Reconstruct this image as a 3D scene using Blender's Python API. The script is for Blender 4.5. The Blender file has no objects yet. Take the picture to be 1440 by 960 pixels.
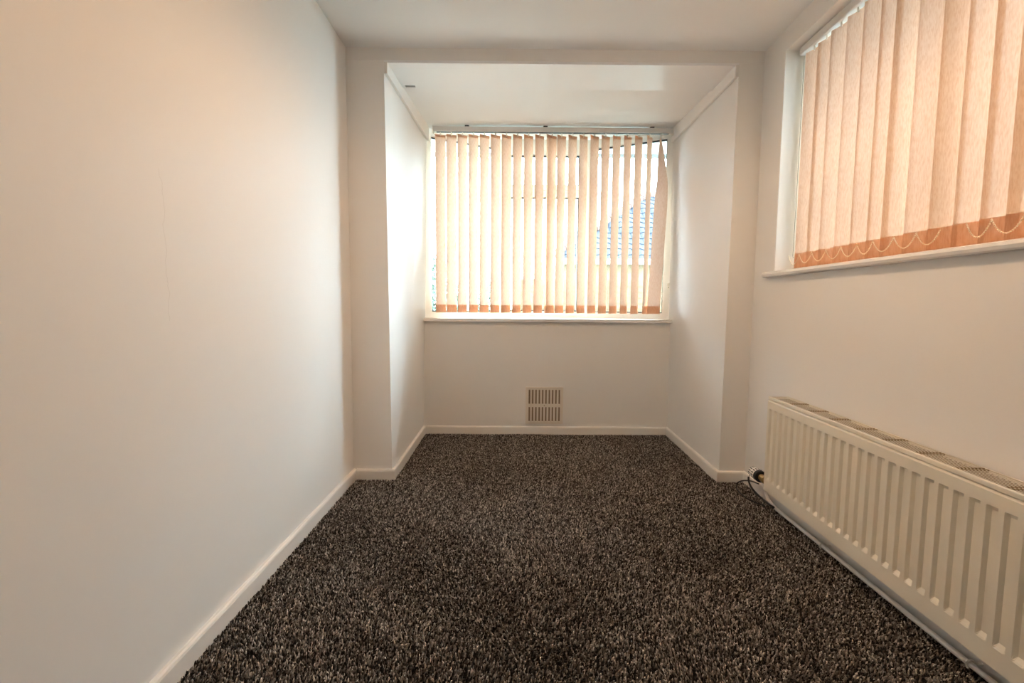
import bpy, bmesh, math, random
import numpy as np
from mathutils import Matrix, Vector

# ------------------------------------------------------------------ camera, sky, exposure
S = bpy.context.scene
COL = S.collection
H = 1.05
cam = bpy.data.cameras.new('camera')
cam.sensor_width = 36.0
cam.lens = 649.2 / 1440 * 36
cam.clip_start = 0.02
co = bpy.data.objects.new('camera', cam)
COL.objects.link(co)
co.matrix_world = (Matrix.Translation((0, 0, H)) @ Matrix.Rotation(-0.0035, 4, 'Z') @
                   Matrix.Rotation(-0.0792, 4, 'X') @ Matrix.Rotation(-0.0076, 4, 'Y') @
                   Matrix.Rotation(math.pi / 2, 4, 'X'))
S.camera = co

W = bpy.data.worlds.new('overcast_sky')
S.world = W
W.use_nodes = True
bgn = W.node_tree.nodes['Background']
bgn.inputs[0].default_value = (0.70, 0.87, 1.0, 1)
bgn.inputs[1].default_value = 12.5

for nm, loc, rot, sx, sy in (('bay_window_portal', (0.30, 4.12, 1.68), (math.radians(-90), 0, 0), 2.3, 1.5),
                             ('side_window_portal', (1.62, 1.70, 1.79), (0, math.radians(90), 0), 1.3, 2.2)):
    l = bpy.data.lights.new(nm, 'AREA')
    l.shape = 'RECTANGLE'
    l.size, l.size_y = sx, sy
    l.cycles.is_portal = True
    o = bpy.data.objects.new(nm, l)
    o.location, o.rotation_euler = loc, rot
    COL.objects.link(o)

S.view_settings.view_transform = 'Standard'
S.view_settings.look = 'None'
S.view_settings.gamma = 1.0
S.view_settings.use_curve_mapping = False
S.view_settings.exposure = 1.75
S.cycles.use_denoising = True
S.cycles.max_bounces = 16
S.cycles.diffuse_bounces = 10
S.cycles.transparent_max_bounces = 24
S.cycles.caustics_reflective = False
S.cycles.caustics_refractive = False
S.cycles.sample_clamp_indirect = 8.0
random.seed(7)
rng = np.random.default_rng(7)

# ------------------------------------------------------------------ materials
def mat(name, col, rough=0.6, bump=None, spec=0.5, metal=0.0, mottle=None):
    m = bpy.data.materials.new(name)
    m.use_nodes = True
    nt = m.node_tree
    b = nt.nodes['Principled BSDF']
    b.inputs['Base Color'].default_value = (*col, 1)
    b.inputs['Roughness'].default_value = rough
    b.inputs['Metallic'].default_value = metal
    b.inputs['Specular IOR Level'].default_value = spec
    tc = nt.nodes.new('ShaderNodeTexCoord')
    if bump:
        scale, strength, dist = bump
        n = nt.nodes.new('ShaderNodeTexNoise')
        n.inputs['Scale'].default_value = scale
        n.inputs['Detail'].default_value = 5
        bp = nt.nodes.new('ShaderNodeBump')
        bp.inputs['Strength'].default_value = strength
        bp.inputs['Distance'].default_value = dist
        nt.links.new(tc.outputs['Object'], n.inputs['Vector'])
        nt.links.new(n.outputs['Fac'], bp.inputs['Height'])
        nt.links.new(bp.outputs['Normal'], b.inputs['Normal'])
    if mottle:
        scale, c2 = mottle
        n = nt.nodes.new('ShaderNodeTexNoise')
        n.inputs['Scale'].default_value = scale
        n.inputs['Detail'].default_value = 3
        r = nt.nodes.new('ShaderNodeMix')
        r.data_type = 'RGBA'
        r.inputs[6].default_value = (*col, 1)
        r.inputs[7].default_value = (*c2, 1)
        nt.links.new(tc.outputs['Object'], n.inputs['Vector'])
        nt.links.new(n.outputs['Fac'], r.inputs[0])
        nt.links.new(r.outputs[2], b.inputs['Base Color'])
    return m

def fabric(name, col, tcol, trans=0.5, weave=True):
    m = bpy.data.materials.new(name)
    m.use_nodes = True
    nt = m.node_tree
    nt.nodes.remove(nt.nodes['Principled BSDF'])
    out = nt.nodes['Material Output']
    d = nt.nodes.new('ShaderNodeBsdfDiffuse')
    t = nt.nodes.new('ShaderNodeBsdfTranslucent')
    mx = nt.nodes.new('ShaderNodeMixShader')
    mx.inputs[0].default_value = trans
    nt.links.new(d.outputs[0], mx.inputs[1])
    nt.links.new(t.outputs[0], mx.inputs[2])
    nt.links.new(mx.outputs[0], out.inputs[0])
    tc = nt.nodes.new('ShaderNodeTexCoord')
    mp = nt.nodes.new('ShaderNodeMapping')
    mp.inputs['Scale'].default_value = (260, 260, 45)
    n = nt.nodes.new('ShaderNodeTexNoise')
    n.inputs['Scale'].default_value = 1.0
    n.inputs['Detail'].default_value = 2
    nt.links.new(tc.outputs['Object'], mp.inputs['Vector'])
    nt.links.new(mp.outputs[0], n.inputs['Vector'])
    for sh, c in ((d, col), (t, tcol)):
        r = nt.nodes.new('ShaderNodeValToRGB')
        r.color_ramp.elements[0].position = 0.30
        r.color_ramp.elements[0].color = (c[0] * 0.90, c[1] * 0.82, c[2] * 0.73, 1)
        r.color_ramp.elements[1].position = 0.62
        r.color_ramp.elements[1].color = (*c, 1)
        nt.links.new(n.outputs['Fac'], r.inputs[0])
        nt.links.new(r.outputs[0], sh.inputs['Color'])
    return m

def glass_mat():
    m = bpy.data.materials.new('window_glass')
    m.use_nodes = True
    nt = m.node_tree
    nt.nodes.remove(nt.nodes['Principled BSDF'])
    t = nt.nodes.new('ShaderNodeBsdfTransparent')
    t.inputs[0].default_value = (0.93, 0.96, 0.95, 1)
    g = nt.nodes.new('ShaderNodeBsdfGlossy')
    g.inputs['Roughness'].default_value = 0.02
    f = nt.nodes.new('ShaderNodeFresnel')
    f.inputs['IOR'].default_value = 1.45
    mx = nt.nodes.new('ShaderNodeMixShader')
    nt.links.new(f.outputs[0], mx.inputs[0])
    nt.links.new(t.outputs[0], mx.inputs[1])
    nt.links.new(g.outputs[0], mx.inputs[2])
    nt.links.new(mx.outputs[0], nt.nodes['Material Output'].inputs[0])
    return m

def carpet_mat():
    m = bpy.data.materials.new('carpet_yarn')
    m.use_nodes = True
    nt = m.node_tree
    b = nt.nodes['Principled BSDF']
    b.inputs['Roughness'].default_value = 0.95
    b.inputs['Specular IOR Level'].default_value = 0.1
    a = nt.nodes.new('ShaderNodeVertexColor')
    a.layer_name = 'yarn'
    nt.links.new(a.outputs[0], b.inputs['Base Color'])
    return m

def left_wall_mat(base):
    m = base.copy()
    m.name = 'cracked_wall_paint'
    nt = m.node_tree
    b = nt.nodes['Principled BSDF']
    N = nt.nodes.new
    tc = N('ShaderNodeTexCoord')
    sep = N('ShaderNodeSeparateXYZ')
    nt.links.new(tc.outputs['Object'], sep.inputs[0])
    no = N('ShaderNodeTexNoise')
    no.noise_dimensions = '1D'
    no.inputs['Scale'].default_value = 9
    no.inputs['Detail'].default_value = 5
    nt.links.new(sep.outputs[2], no.inputs['W'])
    def math_(op, a, bb):
        k = N('ShaderNodeMath')
        k.operation = op
        for i, v in enumerate((a, bb)):
            if hasattr(v, 'links'):
                nt.links.new(v, k.inputs[i])
            else:
                k.inputs[i].default_value = v
        return k.outputs[0]
    wob = math_('MULTIPLY', no.outputs['Fac'], 0.05)
    d = math_('ABSOLUTE', math_('SUBTRACT', math_('SUBTRACT', sep.outputs[1], wob), 1.235), 0)
    line = math_('LESS_THAN', d, 0.0006)
    zz = math_('MULTIPLY', math_('GREATER_THAN', sep.outputs[2], 1.0), math_('LESS_THAN', sep.outputs[2], 1.40))
    fac = math_('MULTIPLY', math_('MULTIPLY', line, zz), 0.25)
    mx = N('ShaderNodeMix')
    mx.data_type = 'RGBA'
    old = b.inputs['Base Color'].links[0].from_socket if b.inputs['Base Color'].links else None
    if old:
        nt.links.new(old, mx.inputs[6])
    else:
        mx.inputs[6].default_value = b.inputs['Base Color'].default_value
    mx.inputs[7].default_value = (0.3, 0.25, 0.2, 1)
    nt.links.new(fac, mx.inputs[0])
    nt.links.new(mx.outputs[2], b.inputs['Base Color'])
    return m

M = dict(
    wall=mat('wall_paint', (0.83, 0.81, 0.785), 0.5, bump=(9, 0.25, 0.006), spec=0.3, mottle=(1.5, (0.82, 0.795, 0.76))),
    soffit=mat('gloss_ceiling_paint', (0.87, 0.87, 0.88), 0.30, bump=(14, 0.12, 0.004), spec=0.5),
    ceil=mat('ceiling_paint', (0.88, 0.88, 0.88), 0.6, bump=(14, 0.2, 0.004), spec=0.3),
    gloss=mat('gloss_trim_paint', (0.83, 0.79, 0.74), 0.28, bump=(30, 0.10, 0.002), spec=0.5),
    sill=mat('gloss_sill_paint', (0.84, 0.82, 0.79), 0.25, bump=(30, 0.10, 0.002), spec=0.5),
    upvc=mat('white_window_plastic', (0.84, 0.83, 0.80), 0.3, spec=0.5),
    rubber=mat('black_rubber', (0.02, 0.022, 0.025), 0.5),
    rail=mat('grey_white_headrail', (0.78, 0.76, 0.74), 0.4),
    plastic=mat('white_plastic', (0.82, 0.79, 0.72), 0.4),
    fabric=fabric('peach_blind_fabric', (0.85, 0.66, 0.51), (0.98, 0.67, 0.54), 0.105),
    hem=fabric('peach_hem_fabric', (0.84, 0.62, 0.47), (0.88, 0.72, 0.60), 0.80),
    chain=mat('cream_bead_plastic', (0.92, 0.86, 0.70), 0.35),
    cord=mat('grey_cord', (0.16, 0.17, 0.17), 0.7),
    rad=mat('cream_radiator_enamel', (0.80, 0.735, 0.61), 0.32, spec=0.5),
    radin=mat('brown_enamel_and_shade', (0.30, 0.21, 0.10), 0.5),  # brown of cross bars and screw cap; on the fins it paints shade
    chrome=mat('satin_chrome', (0.80, 0.78, 0.75), 0.25, metal=0.9),
    valvew=mat('white_valve_plastic', (0.82, 0.77, 0.72), 0.4),
    black=mat('black_plastic', (0.012, 0.012, 0.014), 0.45),
    brass=mat('dull_brass', (0.50, 0.33, 0.14), 0.35, metal=0.9),
    carpet=mat('carpet_backing', (0.035, 0.03, 0.027), 0.95, spec=0.05),
    yarn=carpet_mat(),
    vent=mat('cream_vent_plastic', (0.80, 0.73, 0.64), 0.4),
    ventshade=mat('vent_shade', (0.30, 0.22, 0.15), 0.8),  # shade inside the vent slots, put into a dark colour
    glass=glass_mat(),
    soil=mat('garden_lawn', (0.20, 0.23, 0.20), 0.95, bump=(60, 0.6, 0.02), mottle=(4, (0.26, 0.27, 0.24))),
    leaf=mat('hedge_leaf', (0.045, 0.085, 0.06), 0.45, mottle=(6, (0.10, 0.15, 0.11))),
    bark=mat('hedge_stem', (0.09, 0.06, 0.04), 0.9),
    fence=mat('pale_timber', (0.085, 0.050, 0.022), 0.85, bump=(60, 0.4, 0.004), mottle=(3, (0.055, 0.031, 0.013))),
    tile=mat('grey_roof_tile', (0.014, 0.017, 0.024), 0.8, spec=0.2, bump=(60, 0.3, 0.004), mottle=(2, (0.026, 0.030, 0.040))),
    hip=mat('terracotta_hip_tile', (0.07, 0.04, 0.032), 0.8),
    fascia=mat('white_fascia', (0.75, 0.76, 0.75), 0.5),
    brick=mat('buff_brick_wall', (0.15, 0.11, 0.065), 0.9, mottle=(12, (0.11, 0.08, 0.045))),
    render=mat('pale_wall_render', (0.62, 0.62, 0.60), 0.9, bump=(30, 0.4, 0.01)),
    gutter=mat('grey_gutter', (0.16, 0.16, 0.16), 0.5),
)
M['wall_left'] = left_wall_mat(M['wall'])

# ------------------------------------------------------------------ helpers
def obj(name, bm, m, parent=None, smooth=False, recalc=True):
    """link a bmesh given in world coordinates as ONE mesh object under its parent"""
    if recalc:
        bmesh.ops.recalc_face_normals(bm, faces=bm.faces)
    off = Vector((0, 0, 0))
    p = parent
    while p is not None:
        off += p.location
        p = p.parent
    if off.length > 0:
        bmesh.ops.translate(bm, vec=-off, verts=bm.verts)
    me = bpy.data.meshes.new(name)
    bm.to_mesh(me)
    bm.free()
    if smooth:
        for f in me.polygons:
            f.use_smooth = True
    me.materials.append(m)
    o = bpy.data.objects.new(name, me)
    COL.objects.link(o)
    o.parent = parent
    return o

def empty(name, loc, label=None, cat=None, group=None, kind=None):
    o = bpy.data.objects.new(name, None)
    o.empty_display_size = 0.1
    o.location = loc
    COL.objects.link(o)
    return tag(o, label, cat, group, kind)

def tag(o, label=None, cat=None, group=None, kind=None):
    for k, v in (('label', label), ('category', cat), ('group', group), ('kind', kind)):
        if v:
            o[k] = v
    return o

def struct(name, bm, m, parent=None, **k):
    o = obj(name, bm, m, parent, **k)
    if parent is None:
        o['kind'] = 'structure'
    return o

def box(bm, a, b):
    x0, y0, z0 = a
    x1, y1, z1 = b
    return hexa(bm, [(x0, y0, z0), (x1, y0, z0), (x1, y1, z0), (x0, y1, z0)],
                [(x0, y0, z1), (x1, y0, z1), (x1, y1, z1), (x0, y1, z1)])

def hexa(bm, lo, hi):
    """prism between two matching rings of points"""
    n = len(lo)
    v = [bm.verts.new(p) for p in lo] + [bm.verts.new(p) for p in hi]
    fs = [bm.faces.new(v[:n][::-1]), bm.faces.new(v[n:])]
    for i in range(n):
        j = (i + 1) % n
        fs.append(bm.faces.new((v[i], v[j], v[n + j], v[n + i])))
    return v, fs

def bevel_all(bm, w, seg=2):
    bmesh.ops.recalc_face_normals(bm, faces=bm.faces)
    bmesh.ops.bevel(bm, geom=list(bm.edges), offset=w, segments=seg, affect='EDGES', profile=0.5)

def bar(bm, p0, p1, z0, z1, t0, t1):
    """upright slab standing along the plan segment p0-p1, from offset t0 to t1 on its left-hand side"""
    d = Vector((p1[0] - p0[0], p1[1] - p0[1])).normalized()
    n = Vector((-d.y, d.x))
    q = [(p0[0] + n.x * t0, p0[1] + n.y * t0), (p1[0] + n.x * t0, p1[1] + n.y * t0),
         (p1[0] + n.x * t1, p1[1] + n.y * t1), (p0[0] + n.x * t1, p0[1] + n.y * t1)]
    return hexa(bm, [(x, y, z0) for x, y in q], [(x, y, z1) for x, y in q])

def tube(bm, pts, r, n=8, cap=True):
    pts = [Vector(p) for p in pts]
    rings = []
    up = None
    for i, p in enumerate(pts):
        t = (pts[min(i + 1, len(pts) - 1)] - pts[max(i - 1, 0)]).normalized()
        if up is None:
            up = t.orthogonal().normalized()
        else:
            up = (up - t * up.dot(t)).normalized()
        s = t.cross(up)
        rr = r[i] if isinstance(r, (list, tuple)) else r
        rings.append([bm.verts.new(p + up * math.cos(a) * rr + s * math.sin(a) * rr)
                      for a in [2 * math.pi * k / n for k in range(n)]])
    for a, b in zip(rings, rings[1:]):
        for k in range(n):
            bm.faces.new((a[k], a[(k + 1) % n], b[(k + 1) % n], b[k]))
    if cap:
        bm.faces.new(rings[0][::-1])
        bm.faces.new(rings[-1])

def spline(pts, n=8):
    P = [Vector(p) for p in pts]
    P = [P[0] * 2 - P[1]] + P + [P[-1] * 2 - P[-2]]
    out = []
    for i in range(1, len(P) - 2):
        for k in range(n):
            t = k / n
            a, b, c, d = P[i - 1:i + 3]
            out.append(0.5 * ((2 * b) + (c - a) * t + (2 * a - 5 * b + 4 * c - d) * t * t + (3 * b - a - 3 * c + d) * t ** 3))
    out.append(P[-2])
    return out

# right wall frame: u along the wall towards the viewer, w inward from the wall
RC = Vector((1.409, 2.69))
RU = Vector((-0.0225, -1.0)).normalized()
RW = Vector((-1.0, 0.0225)).normalized()
def P(u, w, z):
    q = RC + RU * u + RW * w
    return (q.x, q.y, z)
def rbox(bm, u0, u1, w0, w1, z0, z1):
    return hexa(bm, [P(u0, w0, z0), P(u1, w0, z0), P(u1, w1, z0), P(u0, w1, z0)],
                [P(u0, w0, z1), P(u1, w0, z1), P(u1, w1, z1), P(u0, w1, z1)])

# ------------------------------------------------------------------ room shell
YF, YB = 2.69, 3.681          # front wall with the bay opening, back wall of the bay
YR = -1.6                     # wall behind the viewer
CEIL = 2.47
XL = -0.929

def B():
    return bmesh.new()

bm = B(); box(bm, (-1.1, YR - 0.2, -0.12), (1.6, 3.75, -0.004))
floor = struct('floor', bm, M['carpet'])
bm = B(); box(bm, (XL - 0.2, YR - 0.2, -0.1), (XL, YF + 0.3, CEIL + 0.1)); struct('wall_left', bm, M['wall_left'])
bm = B(); box(bm, (XL - 0.2, YR - 0.2, -0.1), (1.75, YR, CEIL + 0.1)); struct('wall_rear', bm, M['wall'])
bm = B(); box(bm, (XL - 0.2, YR - 0.2, CEIL), (1.75, YF + 0.02, CEIL + 0.12)); struct('ceiling', bm, M['ceil'])

# chimney-breast-like piers either side of the bay; slightly out of plumb as in the photograph
bm = B()
hexa(bm, [(XL - 0.1, YF, -0.05), (-0.699, YF, -0.05), (-0.699, 3.74, -0.05), (XL - 0.1, 3.74, -0.05)],
     [(XL - 0.1, YF, 2.403), (-0.717, YF, 2.403), (-0.664, 3.74, 2.403), (XL - 0.1, 3.74, 2.403)])
struct('wall_front_left', bm, M['wall'])
bm = B()
hexa(bm, [(1.253, YF, -0.05), (1.62, YF, -0.05), (1.62, 3.74, -0.05), (1.281, 3.74, -0.05)],
     [(1.266, YF, 2.403), (1.62, YF, 2.403), (1.62, 3.74, 2.403), (1.262, 3.74, 2.403)])
struct('wall_front_right', bm, M['wall'])
# lintel above the opening
bm = B(); box(bm, (XL - 0.1, YF, 2.404), (1.62, 2.930, CEIL + 0.05)); box(bm, (XL - 0.1, 2.931, 2.51), (1.62, 3.10, CEIL + 0.12)); box(bm, (XL - 0.1, 2.931, 2.404), (-0.69, 3.10, 2.509)); box(bm, (1.30, 2.931, 2.404), (1.62, 3.10, 2.509)); struct('wall_front_lintel', bm, M['wall'])
# glossy soffit board with a small gap at its back left corner
bm = B()
pl = [(-0.72, YF + 0.001), (1.30, YF + 0.001), (1.30, 2.992), (-0.60, 2.994), (-0.60, 2.955), (-0.664, 2.955), (-0.664, 2.994), (-0.72, 2.994)]
hexa(bm, [(x, y, 2.390) for x, y in pl], [(x, y, 2.405) for x, y in pl])
struct('trim_1', bm, M['soffit'])
# bay ceiling, a touch higher and sloping
bm = B()
pl = [(-0.688, 3.001), (1.298, 2.9965), (1.298, 3.76), (-0.688, 3.76)]
hexa(bm, [(x, y, 2.397 + (y - 2.94) * 0.033) for x, y in pl], [(x, y, 2.505) for x, y in pl])
struct('ceiling_bay', bm, M['ceil'])
# battens along the top of the bay's side walls
for i, (a, b) in enumerate((((-0.716, -0.697), (-0.664, -0.645)), ((1.266, 1.247), (1.262, 1.243)))):
    bm = B()
    hexa(bm, [(a[0], YF - 0.002, 2.331), (a[1], YF - 0.002, 2.331), (b[1], 3.715, 2.320), (b[0], 3.715, 2.320)],
         [(a[0], YF - 0.002, 2.395), (a[1], YF - 0.002, 2.395), (b[1], 3.715, 2.425), (b[0], 3.715, 2.425)])
    bevel_all(bm, 0.002, 1)
    struct('trim_%d' % (i + 2), bm, M['wall'])

# wall under the bay window and the board on it
bm = B()
hexa(bm, [(x, y, -0.1) for x, y in [(-0.76, YB), (1.36, YB), (1.36, 3.83), (0.72, 4.09), (-0.14, 4.09), (-0.76, 3.83)]],
     [(x, y, 0.915) for x, y in [(-0.76, YB), (1.36, YB), (1.36, 3.83), (0.72, 4.09), (-0.14, 4.09), (-0.76, 3.83)]])
struct('wall_back', bm, M['wall'])
bm = B()
pl = [(-0.708, 3.638), (1.302, 3.638), (1.302, 3.80), (0.72, 4.10), (-0.14, 4.10), (-0.708, 3.80)]
hexa(bm, [(x, y, 0.916) for x, y in pl], [(x, y, 0.941) for x, y in pl])
bevel_all(bm, 0.004, 2)
struct('trim_4', bm, M['sill'])

# right wall with the window opening, as four pieces in one wall mesh
WU0, WU1, WZ0, WZ1 = 0.215, 1.95, 1.222, 2.36
bm = B()
for u0, u1, z0, z1 in ((-0.1, WU0, -0.1, CEIL + 0.05), (WU1, 4.4, -0.1, CEIL + 0.05),
                       (WU0, WU1, -0.1, WZ0), (WU0, WU1, WZ1, CEIL + 0.05)):
    rbox(bm, u0, u1, -0.30, 0, z0, z1)
struct('wall_right', bm, M['wall'])
# plaster bead round the opening's edge
bm = B()
rbox(bm, WU0 - 0.022, WU0, -0.0, 0.004, WZ0, WZ1)
struct('trim_5', bm, M['wall'])
# painted reveal lining board
bm = B(); rbox(bm, WU0 - 0.001, WU0 + 0.004, -0.115, 0.003, WZ0, WZ1); struct('trim_6', bm, M['sill'])
# rounded window board of the right window
bm = B()
prof = [(-0.12, 1.208), (0.028, 1.208), (0.037, 1.212), (0.041, 1.222), (0.037, 1.232), (0.028, 1.236), (-0.12, 1.236)]
n0 = 0.138
hexa(bm, [P(n0 + (0.02 if w > 0.02 else 0), w, z) if w > 0 else P(WU0, w, z) for w, z in prof], [P(2.02, w, z) for w, z in prof])
v, f = hexa(bm, [P(n0, 0.0, 1.210), P(WU0, 0.0, 1.210), P(WU0, 0.03, 1.210), P(n0 + 0.02, 0.03, 1.210)],
            [P(n0, 0.0, 1.234), P(WU0, 0.0, 1.234), P(WU0, 0.03, 1.234), P(n0 + 0.02, 0.03, 1.234)])
struct('trim_7', bm, M['sill'])

# skirting boards: 70 mm, rounded top
def skirting(name, pts):
    """pts: plan polyline of the wall face; the board stands on the left-hand side"""
    prof = [(0.0, 0.0), (0.018, 0.0), (0.018, 0.060), (0.015, 0.067), (0.009, 0.070), (0.0, 0.070)]
    bm = B()
    pts = [Vector(p) for p in pts]
    dirs = [(b - a).normalized() for a, b in zip(pts, pts[1:])]
    rings = []
    for i, p in enumerate(pts):
        ns = []
        if i > 0: ns.append(Vector((-dirs[i - 1].y, dirs[i - 1].x)))
        if i < len(dirs): ns.append(Vector((-dirs[i].y, dirs[i].x)))
        n = sum(ns, Vector((0, 0)))
        n = n / (n.length_squared / len(ns)) if len(ns) == 2 else n
        rings.append([bm.verts.new((p.x + n.x * t, p.y + n.y * t, z)) for t, z in prof])
    for a, b in zip(rings, rings[1:]):
        for k in range(len(prof)):
            j = (k + 1) % len(prof)
            bm.faces.new((a[k], a[j], b[j], b[k]))
    bm.faces.new(rings[0]); bm.faces.new(rings[-1][::-1])
    return struct(name, bm, M['gloss'])
e = 0.0005
A0 = (XL + e, YF - e); A1 = (-0.700 + e, YF - e); A2 = (-0.698 + e, YB - e)
B0 = (1.280 - e, YB - e); B1 = (1.2535 - e, YF - e); B2 = (1.409 - e, YF - e)
def inset(p, d):
    return (p[0] + d[0], p[1] + d[1])
T = 0.018
skirting('baseboard_left', [A0, (XL + e, YR + 0.02)])
skirting('baseboard_front_left', [inset(A1, (T, 0)), inset(A0, (T, 0))])
skirting('baseboard_bay_left', [A2, A1])
skirting('baseboard_back', [inset(B0, (-T, 0)), inset(A2, (T, 0))])
skirting('baseboard_bay_right', [B1, B0])
skirting('baseboard_front_right', [inset(B2, (-T, 0)), inset(B1, (-T, 0))])
q0 = P(0.0, e, 0); q1 = P(4.2, e, 0)
skirting('baseboard_right', [q1[:2], q0[:2]])

# ------------------------------------------------------------------ carpet pile
def carpet():
    sp = 0.0056
    xs, ys = np.meshgrid(np.arange(-0.92, 1.40, sp), np.arange(1.12, 3.67, sp))
    x = xs.ravel() + rng.uniform(-0.5, 0.5, xs.size) * sp * 1.2
    y = ys.ravel() + rng.uniform(-0.5, 0.5, xs.size) * sp * 1.2
    k = (y < YF - 0.018) & (x > XL + 0.018) & (x < 1.39) | (y >= YF - 0.018) & (y < YB - 0.018) & (x > -0.68) & (x < 1.235 + (y - YF) * 0.026)
    x, y = x[k], y[k]
    n = len(x)
    # pile lean: broad brushed patches
    ph = (np.sin(x * 5.1 + 1.3 * np.sin(y * 3.7)) + np.sin(y * 6.3 + 1.7 * np.sin(x * 4.1 + 1)) + 0.8 * np.sin(x * 11 + y * 8 + 2 * np.sin(y * 9)))
    la = 2.4 * ph / 2.8 + rng.normal(0, 1.1, n)
    lm = 0.0035 + 0.003 * rng.random(n)
    h = 0.009 + 0.004 * rng.random(n) + 0.0012 * ph
    r = 0.0022 + 0.0011 * rng.random(n)
    th = rng.uniform(0, 2 * np.pi, n)
    V = np.zeros((n, 7, 3))
    for i in range(3):
        a = th + i * 2 * np.pi / 3
        V[:, i, 0] = x + r * np.cos(a); V[:, i, 1] = y + r * np.sin(a); V[:, i, 2] = -0.004
        a2 = a + 0.7
        V[:, 3 + i, 0] = x + r * 1.05 * np.cos(a2) + lm * 0.6 * np.cos(la); V[:, 3 + i, 1] = y + r * 1.05 * np.sin(a2) + lm * 0.6 * np.sin(la); V[:, 3 + i, 2] = h * 0.65
    V[:, 6, 0] = x + lm * np.cos(la); V[:, 6, 1] = y + lm * np.sin(la); V[:, 6, 2] = h
    t = []
    for i in range(3):
        j = (i + 1) % 3
        t += [(i, j, 3 + j), (i, 3 + j, 3 + i), (3 + i, 3 + j, 6)]
    t = np.array(t)
    F = (np.arange(n)[:, None, None] * 7 + t[None]).reshape(-1, 3)
    me = bpy.data.meshes.new('carpet_pile')
    me.vertices.add(n * 7); me.vertices.foreach_set('co', V.ravel())
    me.loops.add(F.size); me.loops.foreach_set('vertex_index', F.ravel().astype(np.int32))
    me.polygons.add(len(F)); me.polygons.foreach_set('loop_start', np.arange(0, F.size, 3, dtype=np.int32))
    me.update(calc_edges=True)
    c = np.empty((n, 3))
    u = rng.random(n)
    c[:] = (0.028, 0.023, 0.020)
    c[u > 0.36] = (0.15, 0.124, 0.105)
    c[u > 0.68] = (0.33, 0.28, 0.24)
    c[u > 0.90] = (0.62, 0.545, 0.475)
    c *= rng.uniform(0.8, 1.2, (n, 1))
    ca = me.attributes.new('yarn', 'FLOAT_COLOR', 'POINT')
    cc = np.ones((n, 7, 4)); cc[:, :, :3] = c[:, None, :]
    ca.data.foreach_set('color', cc.ravel())
    me.materials.append(M['yarn'])
    o = bpy.data.objects.new('carpet_pile', me)
    COL.objects.link(o)
    o.parent = floor
    tag(o, 'dark brown twist carpet pile flecked with beige', kind='stuff')
carpet()

# ------------------------------------------------------------------ bay window (window_1)
w1 = empty('window_1', (0.28, 3.9, 0.941), kind='structure')
WA, WB, WC, WD = (-0.702, 3.720), (-0.085, 4.025), (0.655, 4.025), (1.284, 3.725)
ZB, ZT = 0.941, 2.44
def piece(name, m, fn, parent):
    bm = B(); fn(bm)
    return obj(name, bm, m, parent)
def lerp(a, b, t):
    return (a[0] + (b[0] - a[0]) * t, a[1] + (b[1] - a[1]) * t)
def glazed_panel(p0, p1, z0, z1, parent, rim, frame_name, frame_m, t0=-0.01, t1=0.05, top=None, bottom=None):
    """frame of four bars with a rubber gasket and a pane between p0 and p1"""
    L = math.dist(p0, p1)
    ra, rb_ = rim if isinstance(rim, tuple) else (rim, rim)
    a, b = ra / L, 1 - rb_ / L
    top = top or ra
    bottom = bottom or ra
    def fr(bm):
        bar(bm, p0, lerp(p0, p1, a), z0, z1, t0, t1)
        bar(bm, lerp(p0, p1, b), p1, z0, z1, t0, t1)
        bar(bm, lerp(p0, p1, a), lerp(p0, p1, b), z0, z0 + bottom, t0, t1)
        bar(bm, lerp(p0, p1, a), lerp(p0, p1, b), z1 - top, z1, t0, t1)
    f = piece(frame_name, frame_m, fr, parent)
    g = 0.009
    q0, q1 = lerp(p0, p1, a), lerp(p0, p1, b)
    l2 = math.dist(q0, q1)
    def gk(bm):
        zz0, zz1 = z0 + bottom, z1 - top
        bar(bm, q0, lerp(q0, q1, 0.006 / l2), zz0, zz1, 0.008, 0.03)
        bar(bm, lerp(q0, q1, 1 - 0.006 / l2), q1, zz0, zz1, 0.008, 0.03)
        bar(bm, lerp(q0, q1, 0.006 / l2), lerp(q0, q1, 1 - 0.006 / l2), zz0, zz0 + g, 0.008, 0.03)
        bar(bm, lerp(q0, q1, 0.006 / l2), lerp(q0, q1, 1 - 0.006 / l2), zz1 - g, zz1, 0.008, 0.03)
    piece('gasket', M['rubber'], gk, f)
    piece('pane', M['glass'], lambda bm: bar(bm, lerp(q0, q1, 0.004 / l2), lerp(q0, q1, 1 - 0.004 / l2), z0 + bottom + 0.004, z1 - top - 0.004, 0.016, 0.020), f)
    return f
glazed_panel(WA, lerp(WA, WB, 0.985), ZB, ZT, w1, (0.070, 0.036), 'fixed_light', M['upvc'], top=0.076, bottom=0.05)
glazed_panel(lerp(WC, WD, 0.015), WD, ZB, ZT, w1, (0.036, 0.062), 'fixed_light', M['upvc'], top=0.076, bottom=0.05)
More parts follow.
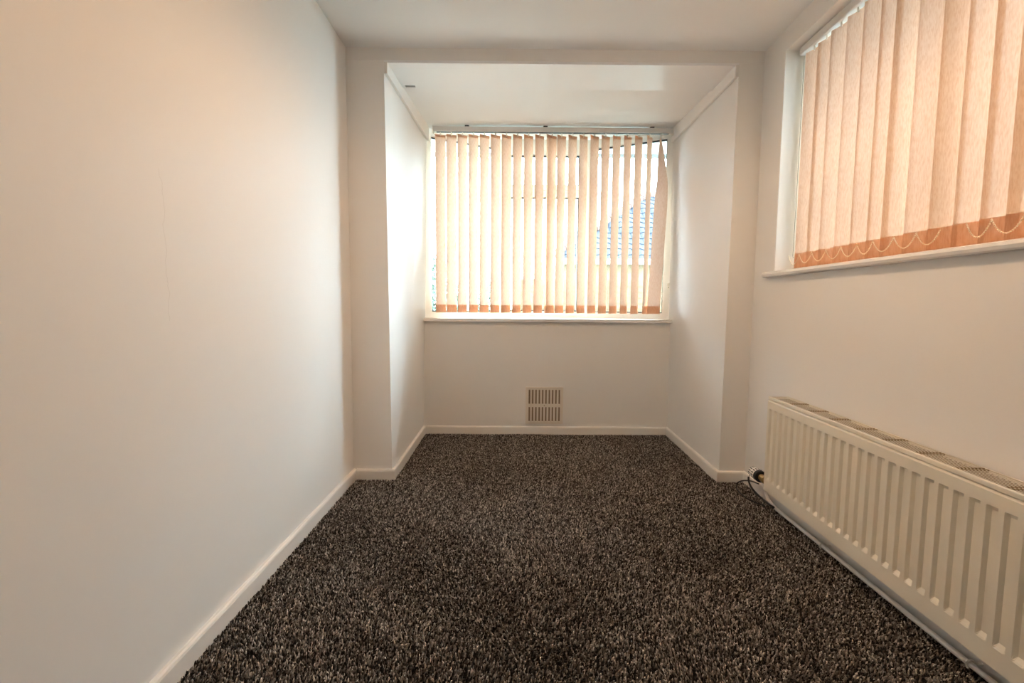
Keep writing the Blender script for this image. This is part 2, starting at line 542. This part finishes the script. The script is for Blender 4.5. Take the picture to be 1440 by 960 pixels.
# centre: outer frame, with an opening top light above a taller sash
def centre(bm):
    bar(bm, (WB[0] - 0.03, WB[1]), (-0.050, WB[1]), ZB, ZT, -0.012, 0.06)
    bar(bm, (0.622, WB[1]), (WC[0] + 0.03, WB[1]), ZB, ZT, -0.012, 0.06)
    bar(bm, (-0.050, WB[1]), (0.622, WB[1]), ZB, ZB + 0.03, -0.012, 0.06)
    bar(bm, (-0.050, WB[1]), (0.622, WB[1]), 2.362, ZT, -0.012, 0.06)
    bar(bm, (-0.050, WB[1]), (0.622, WB[1]), 2.003, 2.022, -0.012, 0.06)
piece('centre_frame', M['upvc'], centre, w1)
glazed_panel((-0.048, WB[1] - 0.004), (0.620, WB[1] - 0.004), 2.024, 2.360, w1, 0.045, 'top_light', M['upvc'], -0.015, 0.045, top=0.046, bottom=0.040)
glazed_panel((-0.048, WB[1] - 0.004), (0.620, WB[1] - 0.004), ZB + 0.032, 2.001, w1, 0.045, 'casement', M['upvc'], -0.015, 0.045, top=0.036, bottom=0.024)
bm = B(); box(bm, (0.596, 3.985, 1.40), (0.612, 4.012, 1.44)); box(bm, (0.598, 3.975, 1.30), (0.610, 3.99, 1.43)); bevel_all(bm, 0.002, 1)
obj('window_handle', bm, M['upvc'], w1)

# eaves outside the bay with its gutter
bm = B(); box(bm, (-2.5, 3.76, 2.455), (3.5, 4.44, 2.56)); struct('ceiling_eaves', bm, M['fascia'])
bm = B(); box(bm, (-2.5, 4.41, 2.424), (3.5, 4.45, 2.455)); struct('trim_8', bm, M['gutter'])

# ------------------------------------------------------------------ window_2 in the right wall
w2 = empty('window_2', P(1.08, -0.13, WZ0), kind='structure')
def rpiece(name, m, boxes, parent, bev=0):
    bm = B()
    for b in boxes: rbox(bm, *b)
    if bev: bevel_all(bm, bev, 1)
    return obj(name, bm, m, parent)
rpiece('window_frame', M['upvc'], [(WU0, WU0 + 0.05, -0.19, -0.12, WZ0, WZ1), (WU1 - 0.05, WU1, -0.19, -0.12, WZ0, WZ1),
       (WU0 + 0.05, WU1 - 0.05, -0.19, -0.12, WZ0, WZ0 + 0.05), (WU0 + 0.05, WU1 - 0.05, -0.19, -0.12, WZ1 - 0.05, WZ1),
       (1.06, 1.10, -0.19, -0.12, WZ0 + 0.05, WZ1 - 0.05)], w2)
for a, b in ((WU0 + 0.05, 1.06), (1.10, WU1 - 0.05)):
    rpiece('pane', M['glass'], [(a, b, -0.157, -0.153, WZ0 + 0.05, WZ1 - 0.05)], w2)

# unseen slab and wall added outside to cut daylight on the side blind
bm = B(); rbox(bm, -0.5, 4.4, -0.85, -0.31, 2.46, 2.58); struct('ceiling_daylight_block', bm, M['fascia'])
bm = B(); rbox(bm, -1.2, 5.0, -2.8, -2.5, -0.30, 3.05); struct('wall_daylight_block', bm, M['render'])

# ------------------------------------------------------------------ vertical blinds
def slat_mesh(width, z0, z1, curve=0.004, twist=None, n=8, rows=14):
    """a slat hanging from its origin: local x across, local y bulge, local z down"""
    bm = B()
    g = []
    for j in range(rows + 1):
        t = j / rows
        z = z1 + (z0 - z1) * t
        row = []
        for i in range(n + 1):
            s = i / n - 0.5
            p = Vector((s * width, curve * (1 - 4 * s * s), z))
            if twist: p = twist(p, t)
            row.append(bm.verts.new(p))
        g.append(row)
    for a, b in zip(g, g[1:]):
        for i in range(n):
            bm.faces.new((a[i], b[i], b[i + 1], a[i + 1]))
    return bm
def pouch_mesh(width, z0, z1, curve=0.004, thick=0.0035, n=8, twist=None):
    """the folded hem pocket round the slat's weight, closed all round"""
    bm = B()
    ring = []
    for side in (1, -1):
        for i in (range(n + 1) if side == 1 else range(n, -1, -1)):
            s = i / n - 0.5
            ring.append((s * (width - 0.0006), curve * (1 - 4 * s * s) + side * thick / 2))
    lo = [Vector((x, y, z0)) for x, y in ring]
    hi = [Vector((x, y, z1)) for x, y in ring]
    if twist: lo = [twist(p, 1.0) for p in lo]; hi = [twist(p, 0.95) for p in hi]
    hexa(bm, lo, hi)
    return bm
def mesh_of(name, bm, m, smooth=True):
    me = bpy.data.meshes.new(name)
    bm.to_mesh(me); bm.free()
    if smooth:
        for f in me.polygons: f.use_smooth = True
    me.materials.append(m)
    return me
def child(name, me, parent, loc=(0, 0, 0), rz=0):
    o = bpy.data.objects.new(name, me)
    COL.objects.link(o)
    o.parent = parent
    o.location = loc
    o.rotation_euler = (0, 0, rz)
    return o

# back blind: 21 carriers, slats turned open by about a third of a right angle
BX, BY, BZ = 0.30, 3.672, 2.352
vb = empty('vertical_blind', (BX, BY, BZ), 'peach vertical blind with slats turned open in the bay window', 'blind')
bm = B(); box(bm, (-0.603, 3.652, 2.372), (1.238, 3.692, 2.409)); bevel_all(bm, 0.003, 2)
rail = obj('headrail', bm, M['rail'], vb)
bm = B(); box(bm, (-0.58, 3.662, 2.369), (1.21, 3.682, 2.373)); obj('track_slot', bm, M['rubber'], rail)
for x0, x1 in ((-0.609, -0.6035), (1.2385, 1.244)):
    bm = B(); box(bm, (x0, 3.650, 2.362), (x1, 3.694, 2.411)); bevel_all(bm, 0.0015, 1); obj('end_cap', bm, M['plastic'], rail)
for x in (-0.345, 0.257, 1.076):
    bm = B(); box(bm, (x - 0.016, 3.650, 2.4095), (x + 0.016, 3.694, 2.417)); bevel_all(bm, 0.001, 1); obj('bracket', bm, M['rubber'], vb)
SW = 0.083
HB = 2.352 - 0.985
hang = B(); box(hang, (-0.0035, -0.003, -0.012), (0.0035, 0.003, 0.020)); bevel_all(hang, 0.001, 1)
me_hang = mesh_of('slat_hanger', hang, M['plastic'], False)
me_slat = mesh_of('slat', slat_mesh(SW, -HB + 0.003, 0.0), M['fabric'])
me_top = mesh_of('top_hem', pouch_mesh(SW, -0.020, 0.0005, thick=0.0025), M['hem'], False)
me_pouch = mesh_of('weight_pocket', pouch_mesh(SW, -HB, -HB + 0.062), M['hem'], False)
def add_slat(parent, x, y, rz, meshes):
    s = child('slat', meshes[0], parent, (x - parent.location.x, y - parent.location.y, 0), rz)
    for nm, me in zip(('weight_pocket', 'top_hem', 'slat_hanger'), meshes[1:]):
        child(nm, me, s)
    return s
for k in range(20):
    x = -0.551 + 0.08505 * k
    rz = math.radians(32.5 + random.uniform(-2.2, 2.2))
    if k == 0: rz = math.radians(20)
    if k == 1: rz = math.radians(26)
    if k == 19: rz = math.radians(47)
    if k == 10: x += 0.012
    add_slat(vb, x, BY, rz, (me_slat, me_pouch, me_top, me_hang))
# the extra slat bunched against the tenth carrier
add_slat(vb, -0.551 + 0.08505 * 10 - 0.022, BY + 0.004, math.radians(74), (me_slat, me_pouch, me_top, me_hang))
# the last slat, edge on at the top and twisted wide open below
def twist_last(p, t):
    a = math.radians(70 - 72 * min(1, t * 2.6) ** 0.8)
    c, s = math.cos(a), math.sin(a)
    sh = 0.035 * min(1, t * 4) - 0.052 * t
    return Vector((p.x * 1.22 * c - p.y * s + sh, p.x * 1.22 * s + p.y * c, p.z))
bm = slat_mesh(SW, -HB + 0.003, 0.0, twist=twist_last, rows=40)
ls = child('slat', mesh_of('slat', bm, M['fabric']), vb, (1.150 - BX, 0, 0))
child('weight_pocket', mesh_of('weight_pocket', pouch_mesh(SW, -HB, -HB + 0.062, twist=lambda p, t: twist_last(p, 0.98)), M['hem'], False), ls)
child('slat_hanger', me_hang, ls)
# bead chains joining the weights, tucked mostly behind the slats
def chain_bm(a, b, sag, bead=0.0017, step=0.0052):
    bm = B()
    a, b = Vector(a), Vector(b)
    pts = []
    for i in range(61):
        t = i / 60
        p = a.lerp(b, t); p.z -= sag * 4 * t * (1 - t)
        pts.append(p)
    tube(bm, pts[::3], 0.0007, 4)
    d = 0.0
    nxt = 0.0
    for p, q in zip(pts, pts[1:]):
        L = (q - p).length
        while nxt <= d + L:
            c = p.lerp(q, (nxt - d) / L)
            bmesh.ops.create_icosphere(bm, subdivisions=1, radius=bead, matrix=Matrix.Translation(c))
            nxt += step
        d += L
    return bm
bm = chain_bm((-0.592 + 0.02, 3.640, 1.030), (-0.50, 3.664, 1.030), 0.035)
obj('bead_chain', bm, M['chain'], vb)

# small white chain keeper on the right window post
bm = B(); box(bm, (1.252, 3.705, 1.185), (1.266, 3.7185, 1.232)); bevel_all(bm, 0.002, 2)
kb = obj('chain_keeper', bm, M['plastic'])
tag(kb, 'small white chain keeper screwed to the right post of the bay window', 'chain keeper')
bm = B(); tube(bm, [(1.259, 3.706, 1.197), (1.259, 3.7025, 1.197)], 0.003, 10); obj('screw', bm, M['rubber'], kb)

# right blind: closed slats, each overlapping the next
RB = P(1.1, -0.07, 2.33)
rb = empty('vertical_blind', RB, 'closed peach vertical blind with looped bead chain in the right wall window', 'blind')
rpiece('headrail', M['rail'], [(0.245, 1.92, -0.095, -0.05, 2.318, 2.355)], rb, 0.003)
RH = 2.31 - 1.245
RWD = 0.107
edges = [0.286, 0.375, 0.475, 0.578, 0.677, 0.773, 0.860, 0.963, 1.062, 1.157, 1.246, 1.323, 1.415, 1.51, 1.605, 1.70, 1.795, 1.89]
me_rs = mesh_of('slat', slat_mesh(RWD, -RH + 0.003, 0.0, curve=0.009), M['fabric'])
me_rp = mesh_of('weight_pocket', pouch_mesh(RWD, -RH, -RH + 0.055, curve=0.009, thick=0.003), M['hem'], False)
me_rp2 = mesh_of('weight', pouch_mesh(RWD - 0.004, -RH + 0.002, -RH + 0.054, curve=0.009, thick=0.001), M['plastic'], False)
me_rb = mesh_of('hem_band', pouch_mesh(RWD, -RH + 0.055, -RH + 0.078, curve=0.009, thick=0.0022), M['hem'], False)
base_ang = math.atan2(RU.y, RU.x)
tip = {}
for i, (a, b) in enumerate(zip(edges, edges[1:])):
    uc = a + RWD * 0.493
    ang = math.radians(9 + random.uniform(-2.5, 2.5))
    if i == 6: ang = math.radians(17)
    px, py, _ = P(uc, -0.07, 0)
    # local x runs along u; turn so that the far edge sits nearer the glass
    s = child('slat', me_rs, rb, (px - RB[0], py - RB[1], 2.31 - RB[2]), base_ang + ang)
    child('weight_pocket', me_rp, s)
    child('hem_band', me_rb, s)
    child('slat_hanger', me_hang, s)
for i in range(len(edges) - 1):
    a, b = edges[i] - 0.018, edges[i + 1] - 0.018
    if i == 9: continue
    w = -0.040
    obj('bead_chain', chain_bm(P(a, w, 1.312), P(b, w, 1.312), 0.046, 0.0026, 0.0066), M['chain'], rb)
cu = 0.247
bm = B(); tube(bm, spline([P(cu, -0.075, 2.32), P(cu, -0.075, 1.8), P(cu - 0.003, -0.075, 1.40), P(cu, -0.072, 1.325), P(cu + 0.012, -0.066, 1.308), P(cu + 0.03, -0.06, 1.305)], 6), 0.0012, 6)
obj('control_cord', bm, M['cord'], rb)

# ------------------------------------------------------------------ radiator
TILT = math.tan(math.radians(0.6))
RU0, RU1 = 0.423, 1.98
def R(u, w, z):
    return P(u, w, z - (u - RU0) * TILT)
def rrbox(bm, u0, u1, w0, w1, z0, z1):
    return hexa(bm, [R(u0, w0, z0), R(u1, w0, z0), R(u1, w1, z0), R(u0, w1, z0)],
                [R(u0, w0, z1), R(u1, w0, z1), R(u1, w1, z1), R(u0, w1, z1)])
RF = 0.112
rad = empty('radiator', P(1.2, 0.06, 0.13), 'long cream ribbed panel radiator with slotted top grille under the right window', 'radiator')
def front_panel():
    bm = B()
    pitch, ch, sl, dep = 0.0467, 0.018, 0.007, 0.0095
    us = [(RU0, 0)]
    u = 0.438
    while u + ch + 2 * sl < RU1 - 0.01:
        us += [(u, 0), (u + sl * 0.35, 0.3), (u + sl, 1.0), (u + sl + ch, 1.0), (u + sl * 1.65 + ch, 0.3), (u + 2 * sl + ch, 0)]
        u += pitch
    us.append((RU1, 0))
    zs = [(0.128, 0), (0.183, 0), (0.188, 0.25), (0.199, 1), (0.535, 1), (0.543, 0.75), (0.547, 0), (0.582, 0)]
    g = [[bm.verts.new(R(u, RF - dep * a * b, z)) for u, a in us] for z, b in zs]
    for p, q in zip(g, g[1:]):
        for i in range(len(us) - 1):
            bm.faces.new((p[i], p[i + 1], q[i + 1], q[i]))
    # returned top, bottom and end edges
    for row, zz, ww in ((g[-1], 0.588, RF - 0.006), (g[0], 0.124, RF - 0.006)):
        r2 = [bm.verts.new(R(u, ww, zz)) for u, a in us]
        r3 = [bm.verts.new(R(u, RF - 0.016, zz)) for u, a in us]
        for i in range(len(us) - 1):
            bm.faces.new((row[i], row[i + 1], r2[i + 1], r2[i]))
            bm.faces.new((r2[i], r2[i + 1], r3[i + 1], r3[i]))
    for k in (0, -1):
        c = [r[k] for r in g]
        d = [bm.verts.new(R(us[k][0], RF - 0.016, z)) for z, b in zs]
        for i in range(len(c) - 1):
            bm.faces.new((c[i], c[i + 1], d[i + 1], d[i]))
    return bm
obj('front_panel', front_panel(), M['rad'], rad)
bm = B(); rrbox(bm, RU0 + 0.01, RU1, 0.028, 0.040, 0.13, 0.585); obj('back_panel', bm, M['rad'], rad)
bm = B()
u = RU0 + 0.03
while u < RU1 - 0.02:
    rrbox(bm, u, u + 0.0015, 0.041, RF - 0.018, 0.16, 0.585); rrbox(bm, u, u + 0.0015, 0.0225, RF - 0.0135, 0.5855, 0.5985); u += 0.0156
o = obj('convector_fins', bm, M['radin'], rad); o['kind'] = 'stuff'  # dark fin colour paints the shade between the grille wires
for u0 in (RU0, RU1 - 0.0025):
    bm = B(); rrbox(bm, u0, u0 + 0.0025, 0.018, RF - 0.004, 0.15, 0.604); obj('side_panel', bm, M['rad'], rad)
# top casing: front and rear rails, long wires, cross bars
bm = B(); rrbox(bm, RU0, RU1, RF - 0.012, RF - 0.001, 0.5905, 0.606); bevel_all(bm, 0.002, 1); obj('top_rail', bm, M['rad'], rad)
bm = B(); rrbox(bm, RU0, RU1, 0.016, 0.021, 0.592, 0.606); obj('top_rail', bm, M['rad'], rad)
bm = B()
for k in range(7):
    w = 0.0315 + k * 0.0102
    rrbox(bm, RU0 + 0.003, RU1 - 0.003, w - 0.0016, w + 0.0016, 0.6040, 0.605)
o = obj('grille_wire', bm, M['rad'], rad); o['kind'] = 'stuff'
u = RU0 + 0.16
while u < RU1 - 0.05:
    bm = B(); rrbox(bm, u, u + 0.006, 0.0215, RF - 0.0125, 0.599, 0.6058); rrbox(bm, u + 0.013, u + 0.019, 0.0215, RF - 0.0125, 0.599, 0.6058)
    obj('cross_bar', bm, M['radin'], rad)
    u += 0.137
for u in (RU0 + 0.2, RU1 - 0.2):
    bm = B(); rrbox(bm, u, u + 0.03, 0.001, 0.028, 0.16, 0.56); obj('wall_bracket', bm, M['rad'], rad)

# thermostatic valve at the radiator's far bottom corner
VW, VZ = 0.070, 0.152
valve = empty('radiator_valve', P(0.33, VW, VZ), 'white ridged radiator valve with black collar at the far end of the radiator', 'valve')
def lathe_u(prof, n=24, ridges=0, amp=0):
    bm = B()
    rings = []
    for u, r in prof:
        ring = []
        for k in range(n):
            a = 2 * math.pi * k / n
            rr = r * (1 - (amp if ridges and (k % 4) >= 2 else 0))
            ring.append(bm.verts.new(P(u, VW + rr * math.cos(a), VZ + rr * math.sin(a))))
        rings.append(ring)
    for a, b in zip(rings, rings[1:]):
        for k in range(n):
            bm.faces.new((a[k], a[(k + 1) % n], b[(k + 1) % n], b[k]))
    bm.faces.new(rings[0][::-1]); bm.faces.new(rings[-1])
    return bm
obj('valve_head', lathe_u([(0.222, 0.012), (0.226, 0.022), (0.236, 0.027), (0.262, 0.030), (0.292, 0.030)], 24), M['valvew'], valve)
for k in range(14):
    a = 2 * math.pi * k / 14
    bm = B()
    r0 = 0.0295
    def Q(u, da, r):
        return P(u, VW + r * math.cos(a + da), VZ + r * math.sin(a + da))
    hexa(bm, [Q(0.232, -0.09, 0.020), Q(0.232, 0.09, 0.020), Q(0.284, 0.09, 0.024), Q(0.284, -0.09, 0.024)],
         [Q(0.232, -0.09, 0.0275), Q(0.232, 0.09, 0.0275), Q(0.284, 0.09, 0.0312), Q(0.284, -0.09, 0.0312)])
    obj('grip_slot', bm, M['black'], valve)
obj('valve_collar', lathe_u([(0.2925, 0.026), (0.294, 0.031), (0.316, 0.031), (0.319, 0.026)]), M['black'], valve)
bm = lathe_u([(0.3195, 0.017), (0.336, 0.017), (0.338, 0.021), (0.362, 0.021), (0.364, 0.014), (0.420, 0.014)], 12)
obj('valve_body', bm, M['brass'], valve)
# white pipe: drops from the valve, bends and runs along the skirting
PW = 0.052
bm = B()
tube(bm, spline([P(0.350, VW, VZ - 0.022), P(0.352, VW - 0.004, 0.10), P(0.372, 0.062, 0.062), P(0.43, 0.056, 0.040), P(0.52, PW, 0.034), P(0.7, PW, 0.034), P(1.2, PW, 0.034), P(1.7, PW, 0.034), P(2.3, PW, 0.034)], 8), 0.0085, 12)
pipe = obj('heating_pipe', bm, M['gloss'], smooth=True)
tag(pipe, 'white painted heating pipe running low along the skirting under the radiator', 'pipe')
for u in (0.80, 1.45):
    bm = B()
    pts = [P(u, PW + 0.0125 * math.cos(a), 0.034 + 0.0125 * math.sin(a)) for a in [math.radians(t) for t in range(-60, 241, 30)]]
    tube(bm, [P(u, 0.019, 0.034), P(u, 0.038, 0.034)] , 0.004, 8)
    tube(bm, pts, 0.003, 6)
    obj('pipe_clip', bm, M['plastic'], pipe)
# black cables by the valve
bm = B()
tube(bm, spline([P(0.238, 0.096, 0.124), P(0.246, 0.098, 0.105), P(0.262, 0.095, 0.082), P(0.300, 0.088, 0.062), P(0.375, 0.083, 0.052), P(0.45, 0.079, 0.051)], 8), 0.0052, 8)
c1 = obj('earth_cable', bm, M['black'], smooth=True)
tag(c1, 'black cable running down from the valve head to the white pipe', 'cable')
bm = B(); tube(bm, [P(0.4505, 0.079, 0.051), P(0.462, 0.0785, 0.0508)], 0.0068, 8); obj('cable_tip', bm, M['black'], c1)
bm = B(); tube(bm, [P(0.2365, 0.0945, 0.132), P(0.238, 0.096, 0.1245)], 0.0066, 8); obj('clamp', bm, M['chrome'], c1)
bm = B()
tube(bm, spline([P(0.325, 0.085, 0.118), P(0.25, 0.088, 0.104), P(0.172, 0.090, 0.076), P(0.125, 0.098, 0.045), P(0.15, 0.115, 0.024), P(0.20, 0.122, 0.0185), P(0.272, 0.120, 0.0185), P(0.325, 0.102, 0.0185), P(0.355, 0.080, 0.0185), P(0.375, 0.074, 0.0185)], 8), 0.0038, 8)
c2 = obj('looped_cable', bm, M['black'], smooth=True)
tag(c2, 'thin black cable looping out from under the valve onto the carpet', 'cable')

# ------------------------------------------------------------------ added fill lamp, unseen above the view, to brighten the room
LX, LY, LZ = 0.30, 1.52, 2.23
lamp = empty('fill_lamp', (LX, LY, CEIL), 'added white cone shaded fill lamp hanging unseen above the view', 'lamp')
bm = B(); tube(bm, [(LX, LY, CEIL), (LX, LY, CEIL - 0.03)], [0.05, 0.04], 20); obj('fill_lamp_rose', bm, M['plastic'], lamp)
bm = B(); tube(bm, [(LX, LY, CEIL - 0.03), (LX, LY, LZ + 0.14)], 0.004, 8); obj('fill_lamp_flex', bm, M['plastic'], lamp)
bm = B(); tube(bm, [(LX, LY, LZ + 0.14), (LX, LY, LZ + 0.055)], 0.02, 12); obj('fill_lamp_holder', bm, M['plastic'], lamp)
bm = B()
n = 32
prof = [(0.175, -0.030), (0.150, 0.010), (0.105, 0.075), (0.05, 0.115), (0.021, 0.125)]
rings = [[bm.verts.new((LX + r * math.cos(6.2831853 * k / n), LY + r * math.sin(6.2831853 * k / n), LZ + z)) for k in range(n)] for r, z in prof]
for a, b in zip(rings, rings[1:]):
    for k in range(n):
        bm.faces.new((a[k], a[(k + 1) % n], b[(k + 1) % n], b[k]))
obj('fill_lamp_shade', bm, M['plastic'], lamp, smooth=True)
ld = bpy.data.lights.new('fill_light', 'POINT')
ld.energy = 7.0
ld.color = (1.0, 0.68, 0.45)
ld.shadow_soft_size = 0.045
lo_ = bpy.data.objects.new('fill_light', ld); COL.objects.link(lo_)
lo_.location = (0, 0, LZ + 0.0 - CEIL); lo_.parent = lamp

# ------------------------------------------------------------------ wall vent
VX0, VX1, VZ0, VZ1 = 0.126, 0.427, 0.094, 0.392
vent = empty('wall_vent', ((VX0 + VX1) / 2, YB, VZ0), 'square cream slotted air vent low on the wall under the bay window', 'vent')
bm = B(); box(bm, (VX0 + 0.012, YB - 0.004, VZ0 + 0.012), (VX1 - 0.012, YB - 0.001, VZ1 - 0.012)); obj('vent_shade', bm, M['ventshade'], vent)  # flat dark plate painted as the shade behind the bars
def vent_face():
    bm = B()
    y0, y1 = YB - 0.016, YB - 0.001
    W_, rows, nb = 0.024, 2, 10
    sx = (VX1 - VX0 - 2 * W_) 
    ix0, ix1 = VX0 + W_, VX1 - W_
    zmid = (VZ0 + VZ1) / 2
    # frame
    box(bm, (VX0, y0, VZ0), (VX0 + W_, y1, VZ1)); box(bm, (VX1 - W_, y0, VZ0), (VX1, y1, VZ1))
    box(bm, (ix0, y0, VZ0), (ix1, y1, VZ0 + 0.020)); box(bm, (ix0, y0, VZ1 - 0.020), (ix1, y1, VZ1))
    box(bm, (ix0, y0, zmid - 0.0125), (ix1, y1, zmid + 0.0125))
    return bm, ix0, ix1, y0, zmid
bm, ix0, ix1, y0, zmid = vent_face()
obj('vent_frame', bm, M['vent'], vent)
p = (ix1 - ix0 + 0.0145) / 10
me = None
for z0, z1 in ((VZ0 + 0.0201, zmid - 0.0126), (zmid + 0.0126, VZ1 - 0.0201)):
    for k in range(9):
        x = ix0 + 0.0125 + k * p
        bm = B(); box(bm, (x, y0 + 0.0005, z0), (x + p - 0.0125, YB - 0.005, z1)); obj('vent_bar', bm, M['vent'], vent)
bm = B(); tube(bm, [(0.2765, y0 - 0.0015, zmid), (0.2765, y0 - 0.0001, zmid)], 0.004, 10); obj('screw_cap', bm, M['radin'], vent)

# ------------------------------------------------------------------ outside: paving, hedge, fence, bungalow
bm = B(); box(bm, (-14, 4.3, -0.42), (22, 40, -0.30)); struct('ground', bm, M['soil'])
bm = B(); box(bm, (1.72, -6, -0.42), (8, 4.3, -0.30)); struct('ground_side', bm, M['soil'])

def bush(name, label, cx, cy, rx, ry, z1, nleaf, seed):
    r = random.Random(seed)
    t = empty(name, (cx, cy, -0.30), label, 'bush')
    bm = B()
    for k in range(5):
        a = k * 1.3
        tube(bm, [(cx + 0.05 * math.cos(a), cy + 0.05 * math.sin(a), -0.30), (cx + rx * 0.4 * math.cos(a), cy + ry * 0.4 * math.sin(a), z1 * 0.6)], [0.025, 0.012], 6)
    obj('stem', bm, M['bark'], t)
    vs, fs = [], []
    for i in range(nleaf):
        while True:
            d = Vector((r.uniform(-1, 1), r.uniform(-1, 1), r.uniform(-1, 1)))
            if 0.25 < d.length < 1: break
        z = -0.25 + (z1 + 0.25) * (d.z + 1) / 2
        k = 1.0 - 0.25 * max(0, d.z)
        c = Vector((cx + d.x * rx * k, cy + d.y * ry * k, z + r.uniform(-0.05, 0.05)))
        n = Vector((r.gauss(0, 1), r.gauss(0, 1), r.gauss(0.5, 1))).normalized()
        a = n.orthogonal().normalized(); b = n.cross(a)
        ang = r.uniform(0, 6.28)
        a, b = a * math.cos(ang) + b * math.sin(ang), b * math.cos(ang) - a * math.sin(ang)
        L = r.uniform(0.035, 0.06)
        j = len(vs)
        vs += [c - a * L, c + b * L * 0.45 + n * 0.006, c + a * L, c - b * L * 0.45 + n * 0.006]
        fs.append((j, j + 1, j + 2, j + 3))
    me = bpy.data.meshes.new('foliage')
    me.from_pydata([tuple(v - Vector(t.location)) for v in vs], [], fs)
    me.materials.append(M['leaf'])
    o = bpy.data.objects.new('foliage', me); COL.objects.link(o); o.parent = t
    o['kind'] = 'stuff'
bush('garden_bush', 'tall green bush seen at the far left edge of the bay window', -1.30, 7.6, 0.62, 0.5, 1.85, 5200, 3)
bush('garden_bush', 'lower green bush nearer the timber fence, between the left blind slats', -0.42, 9.0, 0.40, 0.4, 1.55, 2600, 5)

# timber fence: overlapping boards and posts
FY = 10.2
fence = empty('timber_fence', (2.2, FY, -0.30), 'pale timber fence of lapped boards seen between the blind slats', 'fence')
FZ = 1.60
x = 0.15
while x < 5.6:
    bm = B(); box(bm, (x, FY - 0.04, -0.30), (x + 0.09, FY + 0.06, FZ + 0.06)); bevel_all(bm, 0.006, 1); obj('post', bm, M['fence'], fence)
    xa, xb = x + 0.091, min(x + 1.88, 6.1)
    board = None
    for k in range(15):
        z = -0.27 + k * 0.1245
        if board is None:
            bm = B()
            hexa(bm, [(xa, FY - 0.012, z), (xb, FY - 0.012, z), (xb, FY + 0.012, z), (xa, FY + 0.012, z)],
                 [(xa, FY + 0.006, z + 0.145), (xb, FY + 0.006, z + 0.145), (xb, FY + 0.014, z + 0.145), (xa, FY + 0.014, z + 0.145)])
            board = obj('board', bm, M['fence'], fence); zb = z
        else:
            c = board.copy(); COL.objects.link(c); c.location.z = board.location.z + (z - zb)
    x += 1.88

# bungalow with a hipped tiled roof
HX0, HX1, HY0, HY1, HZ, HR = 1.0, 10.5, 13.0, 19.0, 2.25, 4.75
RX = 3.6
house = empty('bungalow', (6, 16, -0.30), 'buff bungalow with grey hipped tile roof beyond the fence', 'house')
bm = B(); box(bm, (HX0 + 0.35, HY0 + 0.35, -0.30), (HX1 - 0.35, HY1 - 0.35, HZ)); obj('wall', bm, M['brick'], house)
bm = B(); box(bm, (HX0, HY0, HZ - 0.02), (HX1, HY1, HZ)); box(bm, (HX0 - 0.02, HY0 - 0.03, HZ - 0.05), (HX1, HY0, HZ + 0.10)); box(bm, (HX0 - 0.03, HY0, HZ - 0.05), (HX0, HY1, HZ + 0.10)); obj('fascia', bm, M['fascia'], house)
rise = HR - HZ
run = (HY1 - HY0) / 2
def roof_solid():
    bm = B()
    e0 = [(HX0, HY0, HZ), (HX1, HY0, HZ), (HX1, HY1, HZ), (HX0, HY1, HZ)]
    v = [bm.verts.new(p) for p in e0] + [bm.verts.new((HX0 + RX, HY0 + run, HR)), bm.verts.new((HX1 - RX, HY0 + run, HR))]
    for f in ((0, 1, 5, 4), (1, 2, 5), (2, 3, 4, 5), (3, 0, 4), (3, 2, 1, 0)):
        bm.faces.new([v[i] for i in f])
    return bm
roof = obj('roof', roof_solid(), M['tile'], house)
# front slope: tile by tile
sl = math.hypot(run, rise)
nrow, tw = 13, 0.30
gauge = sl / nrow
tm = B()
prof = [(0, 0.0), (0.05, 0.030), (0.10, 0.040), (0.15, 0.030), (0.20, 0.006), (0.29, 0.0)]
lo = [(x, 0, y + 0.035) for x, y in prof] + [(0.29, 0, 0.012), (0, 0, 0.012)]
hi = [(x, gauge * 1.08, y + 0.010) for x, y in prof] + [(0.29, gauge * 1.08, -0.004), (0, gauge * 1.08, -0.004)]
hexa(tm, lo, hi)
tile_me = mesh_of('roof_tile', tm, M['tile'], False)
slope = math.atan2(rise, run)
count = 0
for r in range(nrow):
    xa, xb = HX0 + RX * r / nrow + 0.12, 7.1
    k = 0
    y = HY0 + run * r / nrow
    z = HZ + rise * r / nrow
    xx = math.floor(xa / tw) * tw
    while xx < xb:
        if xx >= xa - 0.05 and count < 290:
            o = child('roof_tile', tile_me, roof, (xx - house.location.x, y - house.location.y, z - house.location.z))
            o.rotation_euler = (slope, 0, 0)
            count += 1
        xx += tw
# terracotta hip tiles
a, b = Vector((HX0, HY0, HZ + 0.05)), Vector((HX0 + RX, HY0 + run, HR + 0.05))
n = 14
for i in range(n):
    bm = B()
    tube(bm, [a.lerp(b, i / n) + Vector((0, 0, 0.02)), a.lerp(b, (i + 1.08) / n)], [0.13, 0.10], 8)
    obj('hip_tile', bm, M['hip'], roof)
bm = B(); tube(bm, [b, (HX1 - RX, HY0 + run, HR + 0.05)], 0.11, 8); obj('ridge', bm, M['hip'], roof)
